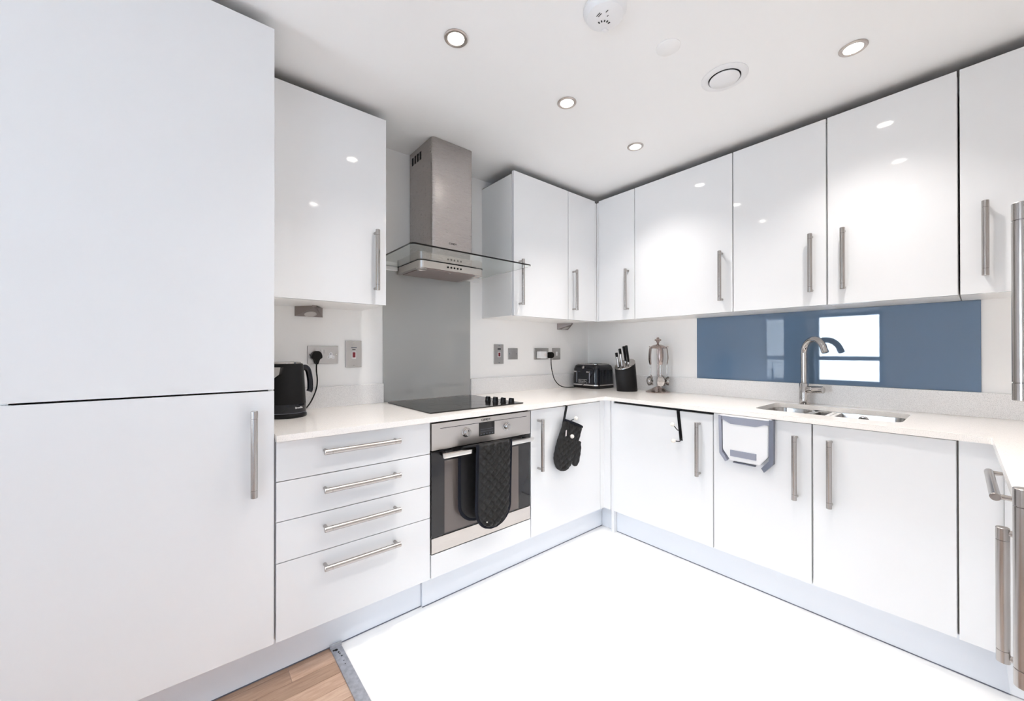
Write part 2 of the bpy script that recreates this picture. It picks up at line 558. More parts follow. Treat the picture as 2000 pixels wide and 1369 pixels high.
# --- sink wall (run B): u is world y, w is world x
XF[0] = RUN_B
t = thing('end_panel', 'white upright end panel reaching the floor beside the corner post', 'panel', (.702, .3, 0))
bobj('panel', (.693, .713, .01, .606, 0, .8835), GLOSS, t, .001)
t = base_unit('wide white base cabinet with an over-door hook, first along sink wall', .716, 1.3605, FB, vh(1.289), top=.868)
bobj('shadow_gap_strip', (.7175, 1.359, .575, FB - .0205, .866, .8835), DARK, t)  # dark strip painting in the shade of the gap over the door
base_unit('white base cabinet carrying the grey-trimmed waste caddy', 1.3625, 1.7945, FB, vh(1.737), top=.879, lid=False)
base_unit('white base cabinet under the large sink bowl', 1.7975, 2.2315, FB, vh(1.864), top=.879, lid=False)
t = thing('corner_post', 'white filler panel closing the far corner near the angled handles', 'panel', (2.29, .6, ZB0))
bobj('filler', (2.2355, 2.3395, FB - .02, FB, ZB0, .8835), GLOSS, t, .001)

# --- third run (C)
XF[0] = RUN_C
t = thing('base_cabinet', 'white base cabinet with a horizontal bar handle under the worktop return', 'cabinet', (.97, .3, ZB0), 'white base cabinets')
carcass(t, .662, 1.333, ZB0, ZB1, FC)
door(t, .6165, 1.333, ZB0 + .001, .880, FC, ((.815, .826), (1.145, .826)))
base_unit('white base cabinet with upright handle beneath the worktop return', 1.3365, 1.764, FC, vh(1.405))
t = thing('tall_cabinet', 'tall white cabinet at the frame edge with two long steel handles', 'cabinet', (2.08, .3, ZB0))
carcass(t, 1.768, 2.40, ZB0, 2.372, FC)
door(t, 1.768, 2.40, 1.0745, 2.388, FC, ((1.833, 1.137), (1.833, 1.433)))
door(t, 1.768, 2.40, ZB0 + .001, 1.069, FC, ((1.833, .711), (1.833, 1.007)))

# plinths
XF[0] = IDENT
pl = [('white plinth below the drawer unit and fridge housing', (1.947, 3.2, .562, .580, .002, .149)),
      ('white plinth below the oven with a square-cut end', (.5745, 1.945, .574, .592, .002, .149))]
for lb, d in pl:
    t = thing('plinth', lb, 'plinth', ((d[0] + d[1]) / 2, d[3], .002), 'kitchen plinths'); bobj('board', d, PLIN, t, .001)
    bobj('seal_strip', (d[0], d[1], d[3] - .004, d[3] + .0015, .0005, .0045), DGREYP, t)
t = thing('plinth', 'long white plinth under the sink wall cabinets', 'plinth', (.57, 1.5, .002), 'kitchen plinths')
bobj('board', (.556, .574, .715, 2.40, .002, .149), PLIN, t, .001)
bobj('seal_strip', (.570, .5755, .715, 2.40, .0005, .0045), DGREYP, t)
t = thing('plinth', 'short white plinth piece between corner post and end panel', 'plinth', (.57, .64, .002), 'kitchen plinths')
bobj('board', (.556, .574, .5925, .691, .002, .149), PLIN, t, .001)
XF[0] = RUN_C
t = thing('plinth', 'white plinth under the worktop return and its tall cabinet', 'plinth', (1.5, .57, .002), 'kitchen plinths')
bobj('board', (.60, 2.4, .556, .574, .002, .149), PLIN, t, .001)

# --- wall cabinets
ZU0, ZU1 = 1.447, 2.388
UA, UB = .354, .324
HU = (1.514, 1.812)
def wall_unit(label, u0, u1, face, doors, side=False):
    t = thing('wall_cabinet', label, 'cabinet', ((u0 + u1) / 2, .15, ZU0), 'white wall cabinets')
    carcass(t, u0, u1, ZU0 + .012, ZU1 - .016, face)
    bobj('light_pelmet', (u0 + .0005, u1 - .0005, .002, face - .023, ZU0 + .002, ZU0 + .0118), CARC, t)
    for d0, d1, hx in doors:
        door(t, d0, d1, ZU0, ZU1, face, ((hx, HU[0]), (hx, HU[1])) if hx else None)
    return t
XF[0] = RUN_A
wall_unit('single white wall cabinet between fridge housing and extractor hood', 2.024, 2.555, UA, [(2.024, 2.555, 2.083)])
wall_unit('white wall cabinet with exposed side next to the extractor hood glass', 1.178, .656, UA, [(.656, 1.178, 1.130)]) if False else \
    wall_unit('white wall cabinet with exposed side next to the extractor hood glass', .656, 1.178, UA, [(.656, 1.178, 1.130)])
wall_unit('narrow white corner wall cabinet on the oven wall', .328, .654, UA, [(.345, .654, .605)])
XF[0] = RUN_B
wall_unit('narrow white corner wall cabinet on the sink wall', .358, .692, UB, [(.372, .692, .640)])
wall_unit('wide white wall cabinet above the utensil stand', .694, 1.350, UB, [(.694, 1.350, 1.291)])
wall_unit('white wall cabinet above the waste caddy and tap', 1.3525, 1.7915, UB, [(1.3525, 1.7915, 1.731)])
wall_unit('white wall cabinet with three lamp reflections over large sink bowl', 1.7945, 2.2295, UB, [(1.7945, 2.2295, 1.860)])
wall_unit('white wall cabinet past the end of the blue splashback', 2.2335, 2.669, UB, [(2.2335, 2.669, 2.302)])
XF[0] = IDENT
t = thing('corner_post', 'slim white filler in the corner between the wall cabinets', 'panel', (.326, .356, ZU0))
b = newbm(); box(b, .3242, .3445, .333, .3525, ZU0, ZU1 - .012); box(b, .3045, .3225, .3545, .3705, ZU0, ZU1 - .012); box(b, .3045, .3445, .333, .3535, ZU0, ZU0 + .01); obj('filler', b, GLOSS, t)

# ------------------------------------------------------------------ worktop with sink cut-out and upstands
ZT = .91
SX0, SX1, SY0, SY1 = .125, .498, 1.515, 2.075
wt = thing('worktop', 'pale speckled quartz worktop running round three walls with matching upstands', 'worktop', (.33, .33, .885))
c1 = RUN_C(Vector((1.765, FC + .026, 0))); c2 = RUN_C(Vector((1.765, .03, 0))); c0 = RUN_C(Vector((.64, FC + .026, 0)))
outer = [(.001, .001), (2.556, .001), (2.556, .671), (.654, .671), (.648, .673), (.644, .680), (.644, c0.y - .012), (.647, c0.y - .004), (.655, c0.y), (c1.x, c1.y), (c2.x, c2.y), (.001, 2.97)]
hole = rrect(SX0, SX1, SY0, SY1, .05)
b = newbm()
es = []
for loop in (outer, hole):
    vs = [b.verts.new((p[0], p[1], ZT)) for p in loop]
    es += [b.edges.new((vs[i], vs[(i + 1) % len(vs)])) for i in range(len(vs))]
bmesh.ops.triangle_fill(b, edges=es, use_beauty=True)
fs = b.faces[:]
ex = bmesh.ops.extrude_face_region(b, geom=fs)
for g in ex['geom']:
    if isinstance(g, bmesh.types.BMVert): g.co.z = .886
obj('slab', b, QUARTZ, wt, smooth=20)
for nm, d in (('upstand', (1.9045, 2.556, .001, .02, ZT, 1.023)), ('upstand', (.0225, 1.2825, .001, .02, ZT, 1.023)), ('upstand', (.001, .021, .001, 2.96, ZT, 1.023))):
    bobj(nm, d, UPST, wt, .0015)

# splashbacks
sp = thing('glass_splashback', 'tall grey glass splashback behind the hob under the hood', 'splashback', (1.593, .006, ZT + .002))
bobj('glass', (1.2835, 1.9035, .001, .009, ZT + .002, 1.74), SPG, sp, .0012)
sp = thing('glass_splashback', 'long blue-grey glass splashback behind the sink tap', 'splashback', (.006, 1.64, 1.0235))
bobj('glass', (.001, .009, .992, 2.290, 1.0235, 1.4485), SPB, sp, .0012)

# ------------------------------------------------------------------ hob
hb = thing('hob', 'black glass electric hob with four control knobs set into worktop', 'hob', (1.599, .325, ZT))
bobj('glass_plate', (1.299, 1.899, .066, .584, ZT + .0003, ZT + .006), HOBG, hb, .0015)
RINGM = mat('hob_ring_print', (.05, .05, .05), .2)
for (x, y, r) in ((1.74, .2, .075), (1.74, .44, .095), (1.53, .2, .095), (1.53, .43, .075)):
    b = newbm(); n_ = 48
    for (ra, rb_) in ((r, r - .0015),):
        va = [b.verts.new((x + ra * math.cos(2 * PI * i / n_), y + ra * math.sin(2 * PI * i / n_), ZT + .00615)) for i in range(n_)]
        vb = [b.verts.new((x + rb_ * math.cos(2 * PI * i / n_), y + rb_ * math.sin(2 * PI * i / n_), ZT + .00615)) for i in range(n_)]
        for i in range(n_): b.faces.new((va[i], va[(i + 1) % n_], vb[(i + 1) % n_], vb[i]))
    obj('cooking_zone', b, RINGM, hb)
for (x, y) in ((1.412, .392), (1.398, .447), (1.383, .502), (1.362, .551)):
    b = newbm(); lathe(b, (x, y), [(.0185, ZT + .006), (.0185, ZT + .008), (.0168, ZT + .009), (.0155, ZT + .03), (.0145, ZT + .032), (.0, ZT + .032)], 24)
    box(b, x - .0035, x + .0035, y - .0165, y + .0165, ZT + .018, ZT + .0345, .0015)
    kb = obj('knob', b, BLACK, hb)
    bobj('pointer', (x - .0008, x + .0008, y + .004, y + .016, ZT + .0345, ZT + .035), WHITEP, kb)

# ------------------------------------------------------------------ extractor hood
hd = thing('extractor_hood', 'stainless steel chimney extractor hood with a flat glass canopy', 'hood', (1.596, .15, 1.68))
b = newbm()
P = rrect(1.456, 1.735, -.06, .299, .02, 6)
P = [(x, max(y, .0105)) for x, y in P]
zs = [1.735, 2.437]
rings(b, [[Vector((x, y, z)) for x, y in P] for z in zs])
ch = obj('chimney', b, HOODST, hd, wn=True)
for i in range(4):
    y0 = .042 + i * .034
    bobj('vent_slot', (1.7346, 1.7356, y0, y0 + .021, 2.355, 2.403), DARK, ch)
text('lettering', 'CANDY', .015, (1.60, .2996, 1.845), (-1, 0, 0), (0, 0, 1), DARK, ch)
gl = newbm()
P = rrect(1.205, 1.985, -.1, .562, .025, 6)
P = [(x, max(y, .012)) for x, y in P]
rings(gl, [[Vector((x, y, z)) for x, y in P] for z in (1.7255, 1.7335)])
obj('glass_canopy', gl, GLASS, hd, smooth=20, wn=True)
b = newbm()
P = rrect(1.376, 1.816, -.06, .303, .03, 6)
P = [(x, max(y, .011)) for x, y in P]
rings(b, [[Vector((x, y, z)) for x, y in P] for z in (1.683, 1.7221)])
bd = obj('motor_housing', b, STEELH, hd, wn=True)
b = newbm(); P2 = [(x, y) for x, y in rrect(1.3745, 1.8175, -.06, .3045, .03, 6)]; rings(b, [[Vector((x, max(y, .0112), z)) for x, y in P2] for z in (1.7222, 1.7252)]); obj('seal', b, DARK, bd)
bobj('mounting_collar', (1.44, 1.75, .012, .31, 1.7336, 1.7365), STEELH, hd)
for i in range(5):
    x = 1.595 - .048 + i * .022
    b = newbm(); cyl(b, (x, .3029, 1.703), (x, .3065, 1.703), .0055, 14, .001); obj('button', b, BLACK, bd)
bobj('grease_filter', (1.405, 1.79, .03, .285, 1.679, 1.6832), MESHM, hd, .001)
b = newbm(); cyl(b, (1.6, .262, 1.677), (1.6, .262, 1.6795), .008, 14); obj('filter_latch', b, CHROME, hd)
for x in (1.782, 1.412):
    b = newbm(); turned(b, (x, .262, 1.684), (0, 0, -1), [(0, .03), (.007, .03), (.009, .027), (.009, .022), (.006, .021), (.006, 0)], 24); obj('hood_lamp', b, STEELH, hd)
b = newbm(); box(b, 1.82, 1.97, .0105, .024, 1.700, 1.7245, .002); obj('glass_bracket', b, CARC, hd)
b = newbm(); box(b, 1.22, 1.37, .0105, .024, 1.700, 1.7245, .002); obj('glass_bracket', b, CARC, hd)

# ------------------------------------------------------------------ sink and tap
sk = thing('sink', 'undermounted stainless steel sink with a small and a large bowl', 'sink', (.31, 1.8, .70))
def bowl(y0, y1, x0, x1, depth, name):
    b = newbm()
    zt = .8855
    prof = [(-.012, zt), (0, zt), (.002, zt - .012), (.008, zt - depth + .04), (.03, zt - depth + .006), (.06, zt - depth)]
    rs = []
    for ins, z in prof:
        rs.append([Vector((x, y, z)) for x, y in rrect(x0 + ins, x1 - ins, y0 + ins, y1 - ins, max(.055 - ins * .4, .02), 6)])
    rings(b, rs, False)
    b.faces.new([v for v in b.verts[-len(rs[0]):]])
    bmesh.ops.recalc_face_normals(b, faces=b.faces[:])
    bmesh.ops.solidify(b, geom=b.faces[:], thickness=.0012)
    return obj(name, b, SINKST, sk)
b1 = bowl(SY0 + .004, 1.700, SX0 + .008, SX1 - .006, .125, 'bowl')
b2 = bowl(1.728, SY1 - .004, SX0 + .004, SX1 - .006, .17, 'bowl')
for par, (y, z) in ((b1, (1.608, .7615)), (b2, (1.90, .7165))):
    b = newbm(); lathe(b, (.31, y), [(.043, z), (.043, z + .002), (.034, z + .0025), (.03, z - .0005), (.001, z - .0008)], 28); obj('drain', b, CHROME, par)
ofl = newbm(); turned(ofl, (SX0 + .0065, 1.902, .8585), (1, 0, -.03), [(0, .021), (.004, .021), (.006, .018), (.006, .011), (.004, .010), (.004, 0)], 24)
of = obj('overflow', ofl, CHROME, b2)
for dy, dz in ((-.0145, 0), (.0145, 0), (0, .0135), (0, -.0135)):
    b = newbm(); ball(b, (SX0 + .0125, 1.902 + dy, .8585 + dz), .0042, (.5, 1, 1), 8)
bobj('overflow_slot', (SX0 + .0105, SX0 + .0133, 1.888, 1.916, .854, .863), DARK, b2, .001)
b.free()

tp = thing('tap', 'chrome swan-neck mixer tap with side lever behind the sink', 'tap', (.092, 1.640, ZT))
b = newbm(); lathe(b, (.092, 1.640), [(.026, ZT), (.026, ZT + .003), (.0225, ZT + .005), (.0225, ZT + .118), (.021, ZT + .121), (.0165, ZT + .123), (.0, ZT + .123)], 28)
obj('body', b, CHROME, tp)
sd = Vector((.67, .74, 0)).normalized()
base = Vector((.092, 1.640, 0))
pts = [base + Vector((0, 0, ZT + .12)), base + Vector((0, 0, 1.12)), base + Vector((0, 0, 1.202))]
R_ = .078
for k in range(1, 15):
    a = PI - k * (PI * .90) / 14
    pts.append(base + sd * (R_ + R_ * math.cos(a)) + Vector((0, 0, 1.202 + R_ * math.sin(a))))
e = pts[-1] - pts[-2]
pts.append(pts[-1] + e.normalized() * .018)
b = newbm(); tube(b, pts, .0158, 20); so = obj('spout', b, CHROME, tp)
b = newbm(); q = pts[-1]; turned(b, q - e.normalized() * .012, e, [(0, .0164), (.016, .0164), (.0175, .012), (.0175, 0)], 20); obj('aerator', b, CHROME, so)
b = newbm(); ld = Vector((.30, .95, .06)).normalized(); o_ = base + Vector((0, 0, .994))
turned(b, o_ + ld * .018, ld, [(0, .0195), (.028, .0195), (.030, .0185), (.032, .0195), (.080, .0195), (.082, .0175), (.082, 0)], 20)
lv = obj('lever', b, CHROME, tp)

# ------------------------------------------------------------------ wall sockets and switches
def plate(name, label, cat, x0, x1, z0, z1, group=None, m_=None):
    t = thing(name, label, cat, ((x0 + x1) / 2, .004, z0), group)
    bobj('faceplate', (x0, x1, .0005, .0075, z0, z1), m_ or PLATE, t, .0015)
    for (xs, zs_) in ((((x0 + x1) / 2, z0 + .010), ((x0 + x1) / 2, z1 - .010)) if (z1 - z0) > (x1 - x0) * 1.1 else ((x0 + .010, (z0 + z1) / 2), (x1 - .010, (z0 + z1) / 2))):
        b = newbm(); cyl(b, (xs, .0074, zs_), (xs, .0084, zs_), .0034, 12, .0004); obj('screw', b, CHROME, t)
    return t

def socket_insert(t, cx, cz):
    b = newbm()
    prism(b, [(cx + x, .0074, cz + z) for x, z in ((-.018, -.014), (-.018, -.001), (-.008, .001), (-.007, .016), (0, .0185), (.007, .016), (.008, .001), (.018, -.001), (.018, -.014), (.006, -.014), (0, -.011), (-.006, -.014))], (0, .0009, 0))
    ins = obj('socket_insert', b, WHITEP, t, smooth=0)
    for (x0, x1, z0, z1) in ((-.002, .002, .006, .0135), (-.0135, -.0085, -.0095, -.006), (.0085, .0135, -.0095, -.006)):
        bobj('pin_hole', (cx + x0, cx + x1, .0082, .0087, cz + z0, cz + z1), DARK, ins)
def rocker(t, cx, cz, w_=.011, h_=.02, m_=None, lab=None):
    bobj('rocker_switch', (cx - w_ / 2, cx + w_ / 2, .0072, .0112, cz - h_ / 2, cz + h_ / 2), m_ or PLATE, t, .001, lab)

t = plate('double_socket', 'satin steel double socket on the wall holding the kettle plug', 'socket', 2.159, 2.311, 1.147, 1.243)
socket_insert(t, 2.196, 1.190); rocker(t, 2.226, 1.213); rocker(t, 2.245, 1.213)
t = plate('cooker_switch', 'tall satin steel cooker switch between double socket and grey splashback', 'switch', 2.030, 2.1175, 1.123, 1.274)
bobj('switch_surround', (2.0615, 2.085, .0072, .009, 1.172, 1.213), WHITEP, t, .001)
rocker(t, 2.073, 1.194, .016, .03, RED, 'red rocker'); bobj('switch_legend', (2.057, 2.088, .0074, .0079, 1.232, 1.238), DGREYP, t); bobj('neon_lens', (2.064, 2.082, .0074, .0082, 1.222, 1.2265), DARK, t)
t = plate('cooker_switch', 'narrow satin steel switch with red rocker beside the hood cabinet side', 'switch', .985, 1.071, 1.121, 1.266)
bobj('switch_surround', (1.013, 1.041, .0072, .009, 1.172, 1.210), WHITEP, t, .001)
rocker(t, 1.027, 1.191, .018, .028, RED, 'red rocker'); bobj('switch_legend', (1.012, 1.042, .0074, .0079, 1.227, 1.236), DARK, t)
t = plate('blank_plate', 'plain square satin plate between the red switch and white adaptor', 'plate', .846, .937, 1.153, 1.238)
for i in range(2): bobj('module_insert', (.868 + i * .025, .891 + i * .025, .0072, .0085, 1.172, 1.218), PLATE, t, .0008)
t = plate('double_socket', 'satin steel double socket in the corner covered by white adaptor', 'socket', .512, .667, 1.149, 1.240)
rocker(t, .580, 1.216); rocker(t, .600, 1.216); socket_insert(t, .55, 1.190)
t = plate('fuse_switch', 'square satin switch with white rocker nearest the room corner', 'switch', .371, .463, 1.145, 1.241)
rocker(t, .417, 1.194, .019, .034, WHITEP, 'white rocker')
ad = thing('plug_adaptor', 'white plug adaptor pushed into the corner double socket', 'adaptor', (.616, .03, 1.16))
bobj('body', (.578, .652, .0093, .058, 1.158, 1.214), WHITEP, ad, .006)
b = newbm(); cyl(b, (.597, .0583, 1.186), (.597, .0583 + .001, 1.186), .012, 16); obj('fuse_cover', b, PINK, ad)

# ------------------------------------------------------------------ under-cabinet triangle lamps
def tri_lamp(label, xa, xb, zt=1.4488):
    t = thing('under_cabinet_light', label, 'light', ((xa + xb) / 2, .04, zt - .055), 'triangular lamps under the wall cabinets')
    xm = (xa + xb) / 2; zb = 1.398; d = .113
    b = newbm()
    A = (xa, .0015, zt); B_ = (xb, .0015, zt); T1 = (xm - .010, d, zt); T2 = (xm + .010, d, zt)
    A2 = (xa, .0015, zb); B2 = (xb, .0015, zb); Q1 = (xm - .010, d, zt - .006); Q2 = (xm + .010, d, zt - .006)
    A3 = (xa, .008, zb); B3 = (xb, .008, zb)
    V = {k: b.verts.new(v) for k, v in dict(A=A, B=B_, T1=T1, T2=T2, A2=A2, B2=B2, Q1=Q1, Q2=Q2, A3=A3, B3=B3).items()}
    for f in (('A', 'T1', 'T2', 'B'), ('A', 'A2', 'A3', 'Q1', 'T1'), ('B', 'T2', 'Q2', 'B3', 'B2'), ('T1', 'Q1', 'Q2', 'T2'), ('A3', 'B3', 'Q2', 'Q1'), ('A2', 'B2', 'B3', 'A3'), ('A', 'B', 'B2', 'A2')):
        b.faces.new([V[k] for k in f])
    obj('casing', b, mat('lamp_casing', (.30, .26, .25), .35, .8), t, smooth=0)
    n_ = (Vector(Q1) - Vector(A3)).cross(Vector(B3) - Vector(A3)).normalized()
    if n_.z > 0: n_ = -n_
    c = Vector((xm, .036, 0)); f_ = (c.y - .008) / (d - .008); c.z = zb + f_ * (zt - .006 - zb)
    b = newbm(); turned(b, c, n_, [(-.003, .029), (.0025, .029), (.0035, .026), (.0015, .024), (.0015, 0)], 28)
    obj('lamp_lens', b, LAMPOFF, t)
tri_lamp('bronze-steel triangular lamp under the cabinet above the kettle', 2.372, 2.237)
tri_lamp('bronze-steel triangular lamp under the corner cabinet above the toaster', .405, .275)

# ------------------------------------------------------------------ ceiling fittings
BEZEL = mat('bezel_nickel', (.60, .54, .51), .3, 1)
def downlight(x, y, label):
    t = thing('downlight', label, 'light', (x, y, H - .006), 'recessed ceiling downlights')
    b = newbm(); lathe(b, (x, y), [(.0465, H - .0005), (.0465, H - .003), (.0435, H - .006), (.036, H - .0062), (.032, H - .004), (.0315, H - .0003)], 40)
    obj('bezel', b, BEZEL, t)
    b = newbm(); lathe(b, (x, y), [(.0318, H - .0012), (.0318, H - .0035), (.02, H - .0042), (0, H - .0046)], 28)
    obj('lamp', b, LAMP, t)
    d = bpy.data.lights.new('downlight_beam', 'SPOT')
    d.energy = SPOT if y < 3 else SPOT * .25; d.color = (1, .955, .905); d.spot_size = math.radians(114); d.spot_blend = 1; d.shadow_soft_size = .028
    o = bpy.data.objects.new('downlight_beam', d); o.location = (x, y, H - .014); COL.objects.link(o)
DL = ['lit downlight in a steel ring nearest the fridge housing corner', 'lit downlight at the middle of the ceiling above the hood', 'small far downlight just above the corner wall cabinets',
      'lit downlight near the wall cabinet over the large sink bowl', 'downlight above the middle of the white floor', 'downlight above the white floor nearest the threshold strip', 'living area downlight reflected faintly in fridge door, upper dot', 'living area downlight reflected faintly in fridge door, lower dot']
for i, (x, y) in enumerate(LAMPS):
    downlight(x, y, DL[i])
t = thing('ceiling_vent', 'round white ceiling vent with a recessed centre disc', 'vent', (.956, 1.557, H - .02))
b = newbm(); lathe(b, (.956, 1.557), [(.094, H - .0005), (.094, H - .003), (.088, H - .006), (.070, H - .008), (.066, H - .007), (.064, H - .0008)], 48); obj('collar', b, WHITEP, t)
b = newbm(); lathe(b, (.956, 1.557), [(.03, H - .0006), (.03, H - .008), (.060, H - .008), (.0605, H - .011), (.057, H - .014), (0, H - .015)], 48); obj('disc', b, WHITEP, t)
b = newbm(); lathe(b, (.956, 1.557), [(.0645, H - .0004), (.0645, H - .0014), (0, H - .0014)], 40); obj('throat', b, DARK, t)
t = thing('ceiling_blank', 'flat white blanking disc between smoke alarm and vent', 'disc', (1.314, 1.485, H - .005))
b = newbm(); lathe(b, (1.314, 1.485), [(.046, H - .0005), (.046, H - .003), (.043, H - .005), (0, H - .0055)], 44); obj('cover', b, CEIL, t)
t = thing('smoke_alarm', 'domed white smoke alarm with dark slots on the ceiling', 'alarm', (1.655, 1.43, H - .04))
b = newbm(); lathe(b, (1.655, 1.43), [(.076, H - .0005), (.076, H - .010), (.072, H - .014), (.064, H - .030), (.050, H - .036), (0, H - .038)], 48); bdm = obj('housing', b, WHITEP, t)
vd = Vector((-.641, -.768, 0)); sdv = Vector((-.768, .641, 0)); c0_ = Vector((1.655, 1.43, H - .0375))
for k in range(5):
    a = (k - 2) * .42
    dirv = -vd * math.cos(a) + sdv * math.sin(a)
    p = c0_ + vd * .030 + dirv * .020
    b = newbm()
    sd_ = Vector((-dirv.y, dirv.x, 0))
    prism(b, [p + sd_ * .0022, p - sd_ * .0022, p - sd_ * .0022 + dirv * .008, p + sd_ * .0022 + dirv * .008], (0, 0, -.0012)); obj('sound_slot', b, DARK, bdm, smooth=0)
for (q, s2, L_, a) in ((-.028, -.024, .018, .5), (-.025, -.018, .016, .5), (-.038, .002, .01, .6), (-.018, .008, .007, .5)):
    p = c0_ + vd * q + sdv * s2
    dirv = vd * math.cos(-a) + sdv * math.sin(-a); sd_ = Vector((-dirv.y, dirv.x, 0))
    b = newbm(); prism(b, [p + sd_ * .0011, p - sd_ * .0011, p - sd_ * .0011 + dirv * L_, p + sd_ * .0011 + dirv * L_], (0, 0, -.0008)); obj('slot', b, DARK, bdm, smooth=0)
p = c0_ + vd * .048 + sdv * .012
b = newbm(); box(b, p.x - .010, p.x + .010, p.y - .008, p.y + .008, H - .040, H - .030, .002); obj('test_button', b, WHITEP, bdm)

# ------------------------------------------------------------------ kettle
KX, KY = 2.445, .215
kt = thing('kettle', 'matt black jug kettle with chrome lid rim beside the fridge housing', 'kettle', (KX, KY, ZT))
b = newbm(); lathe(b, (KX, KY), [(.082, ZT + .0005), (.084, ZT + .004), (.084, ZT + .014), (.079, ZT + .021), (.0, ZT + .021)], 40); obj('power_base', b, BLACK, kt)
b = newbm(); lathe(b, (KX, KY), [(.0805, ZT + .022), (.0812, ZT + .028), (.0805, ZT + .062), (.0800, ZT + .0625)], 40); obj('lower_band', b, BLGL, kt)
b = newbm(); lathe(b, (KX, KY), [(.0798, ZT + .0625), (.0792, ZT + .07), (.072, ZT + .2), (.0695, ZT + .235), (.067, ZT + .2445), (.062, ZT + .2475), (0, ZT + .2475)], 40); obj('jug', b, BLMAT, kt)
b = newbm(); lathe(b, (KX, KY), [(.058, ZT + .2476), (.058, ZT + .253), (.055, ZT + .2555), (.0, ZT + .257)], 40); ld_ = obj('lid', b, CHROME, kt)
b = newbm(); lathe(b, (KX, KY), [(.0815, ZT + .0216), (.0822, ZT + .0225), (.0815, ZT + .0234)], 40); obj('trim_ring', b, DGREYP, kt)
ha = Vector((-.96, -.26, 0)).normalized()                                    # handle direction
k0 = Vector((KX, KY, 0))
hp = [k0 + ha * .066 + Vector((0, 0, ZT + .222)), k0 + ha * .086 + Vector((0, 0, ZT + .226)), k0 + ha * .100 + Vector((0, 0, ZT + .210)), k0 + ha * .109 + Vector((0, 0, ZT + .165)), k0 + ha * .110 + Vector((0, 0, ZT + .122)), k0 + ha * .104 + Vector((0, 0, ZT + .108))]
b = newbm(); pp = smooth_path(hp, 6); tube(b, pp, [.0105] * len(pp), 12, .014); obj('handle', b, BLGL, kt)
sp_ = Vector((.72, .69, 0)).normalized()
b = newbm()
sr = sp_.cross(Vector((0, 0, 1)))
prism(b, [k0 + sp_ * .062 + sr * s_ + Vector((0, 0, ZT + z)) for s_, z in ((-.033, .232), (-.026, .200), (0, .182), (.026, .200), (.033, .232))], sp_ * .024); obj('spout', b, CHROME, kt)
td = Vector((.02, 1, 0))
fd = Vector((.15, .99, 0)).normalized()
ta = Vector((-.45, .893, 0)).normalized()
text('lettering', 'Breville', .0125, k0 + ta * .0816 + Vector((0, 0, ZT + .046)), ta.cross(Vector((0, 0, 1))) * -1, (0, 0, 1), WHITEP, kt, .0004)
# its plug and flex
b = newbm()
px_, pz_ = 2.272, 1.19
prism(b, [(px_ + x, .0093, pz_ + z) for x, z in ((-.026, -.012), (-.026, .002), (-.02, .018), (-.008, .026), (.008, .026), (.02, .018), (.026, .002), (.026, -.012), (.012, -.018), (.006, -.045), (-.006, -.045), (-.012, -.018))], (0, .03, 0))
bmesh.ops.bevel(b, geom=b.edges[:], offset=.002, segments=2, affect='EDGES')
obj('plug', b, RUBB, kt)
b = newbm(); tube(b, smooth_path([(px_, .024, 1.150), (px_ + .001, .026, 1.11), (px_ - .003, .027, 1.06), (px_ + .004, .031, 1.01), (px_ + .030, .045, .955), (px_ + .062, .075, .922), (px_ + .088, .12, .9145), (KX - .05, KY - .05, .9145)], 8), .0034, 10); obj('flex', b, RUBB, kt)

# ------------------------------------------------------------------ toaster
TX0, TX1, TY0, TY1 = .035, .285, .052, .325
tz0, tz1 = ZT + .012, ZT + .196
ts = thing('toaster', 'glossy black four-slice toaster in the corner on the worktop', 'toaster', ((TX0 + TX1) / 2, (TY0 + TY1) / 2, ZT))
b = newbm()
rs = []
for ins, z in ((.0, tz0 + .022), (.001, tz0 + .08), (.004, tz1 - .04), (.012, tz1 - .012), (.024, tz1 - .002), (.04, tz1)):
    rs.append([Vector((x, y, z)) for x, y in rrect(TX0 + ins, TX1 - ins, TY0 + ins, TY1 - ins, .045, 6)])
rings(b, rs); obj('shell', b, BLGL, ts, wn=True)
b = newbm(); rings(b, [[Vector((x, y, z)) for x, y in rrect(TX0 - .003, TX1 + .003, TY0 - .003, TY1 + .003, .046, 6)] for z in (tz0 + .012, tz0 + .0215)]); obj('chrome_band', b, CHROME, ts, wn=True)
b = newbm(); rings(b, [[Vector((x, y, z)) for x, y in rrect(TX0 + i_, TX1 - i_, TY0 + i_, TY1 - i_, .044, 6)] for i_, z in ((.004, ZT + .0005), (0, ZT + .006), (0, tz0 + .0118))]); obj('foot_base', b, BLACK, ts, wn=True)
b = newbm(); rings(b, [[Vector((x, y, z)) for x, y in rrect(TX0 + .03, TX1 - .03, TY0 + .03, TY1 - .03, .03, 6)] for z in (tz1 - .001, tz1 + .004)]); top = obj('top_plate', b, CHROME, ts, wn=True)
for i in range(4):
    y = TY0 + .058 + i * .047
    bobj('slot', (TX0 + .055, TX1 - .055, y, y + .027, tz1 + .0035, tz1 + .0046), DARK, top)
for i, y in enumerate((TY0 + .062, TY1 - .078)):
    bobj('lever_slot', (TX1 - .004, TX1 + .0004, y - .003, y + .003, tz0 + .035, tz0 + .13), GREYP, ts)
    lv = bobj('lever', (TX1 - .006, TX1 + .020, y - .016, y + .016, tz0 + .118, tz0 + .130), CHROME, ts, .003)
b = newbm(); turned(b, (TX1 - .012, (TY0 + TY1) / 2 - .005, tz1 - .028), (1, 0, .35), [(0, .013), (.014, .012), (.016, .010), (.016, 0)], 20); obj('dial', b, CHROME, ts)
for i in range(7):
    y = TY0 + .1 + i * .017
for i in range(9):
    x = TX0 + .05 + i * .019
    bobj('side_rib', (x, x + .006, TY1 - .003, TY1 + .0012, tz0 + .03, tz1 - .045), BLGL, ts, .001)
ym = (TY0 + TY1) / 2 - .01
b = newbm()
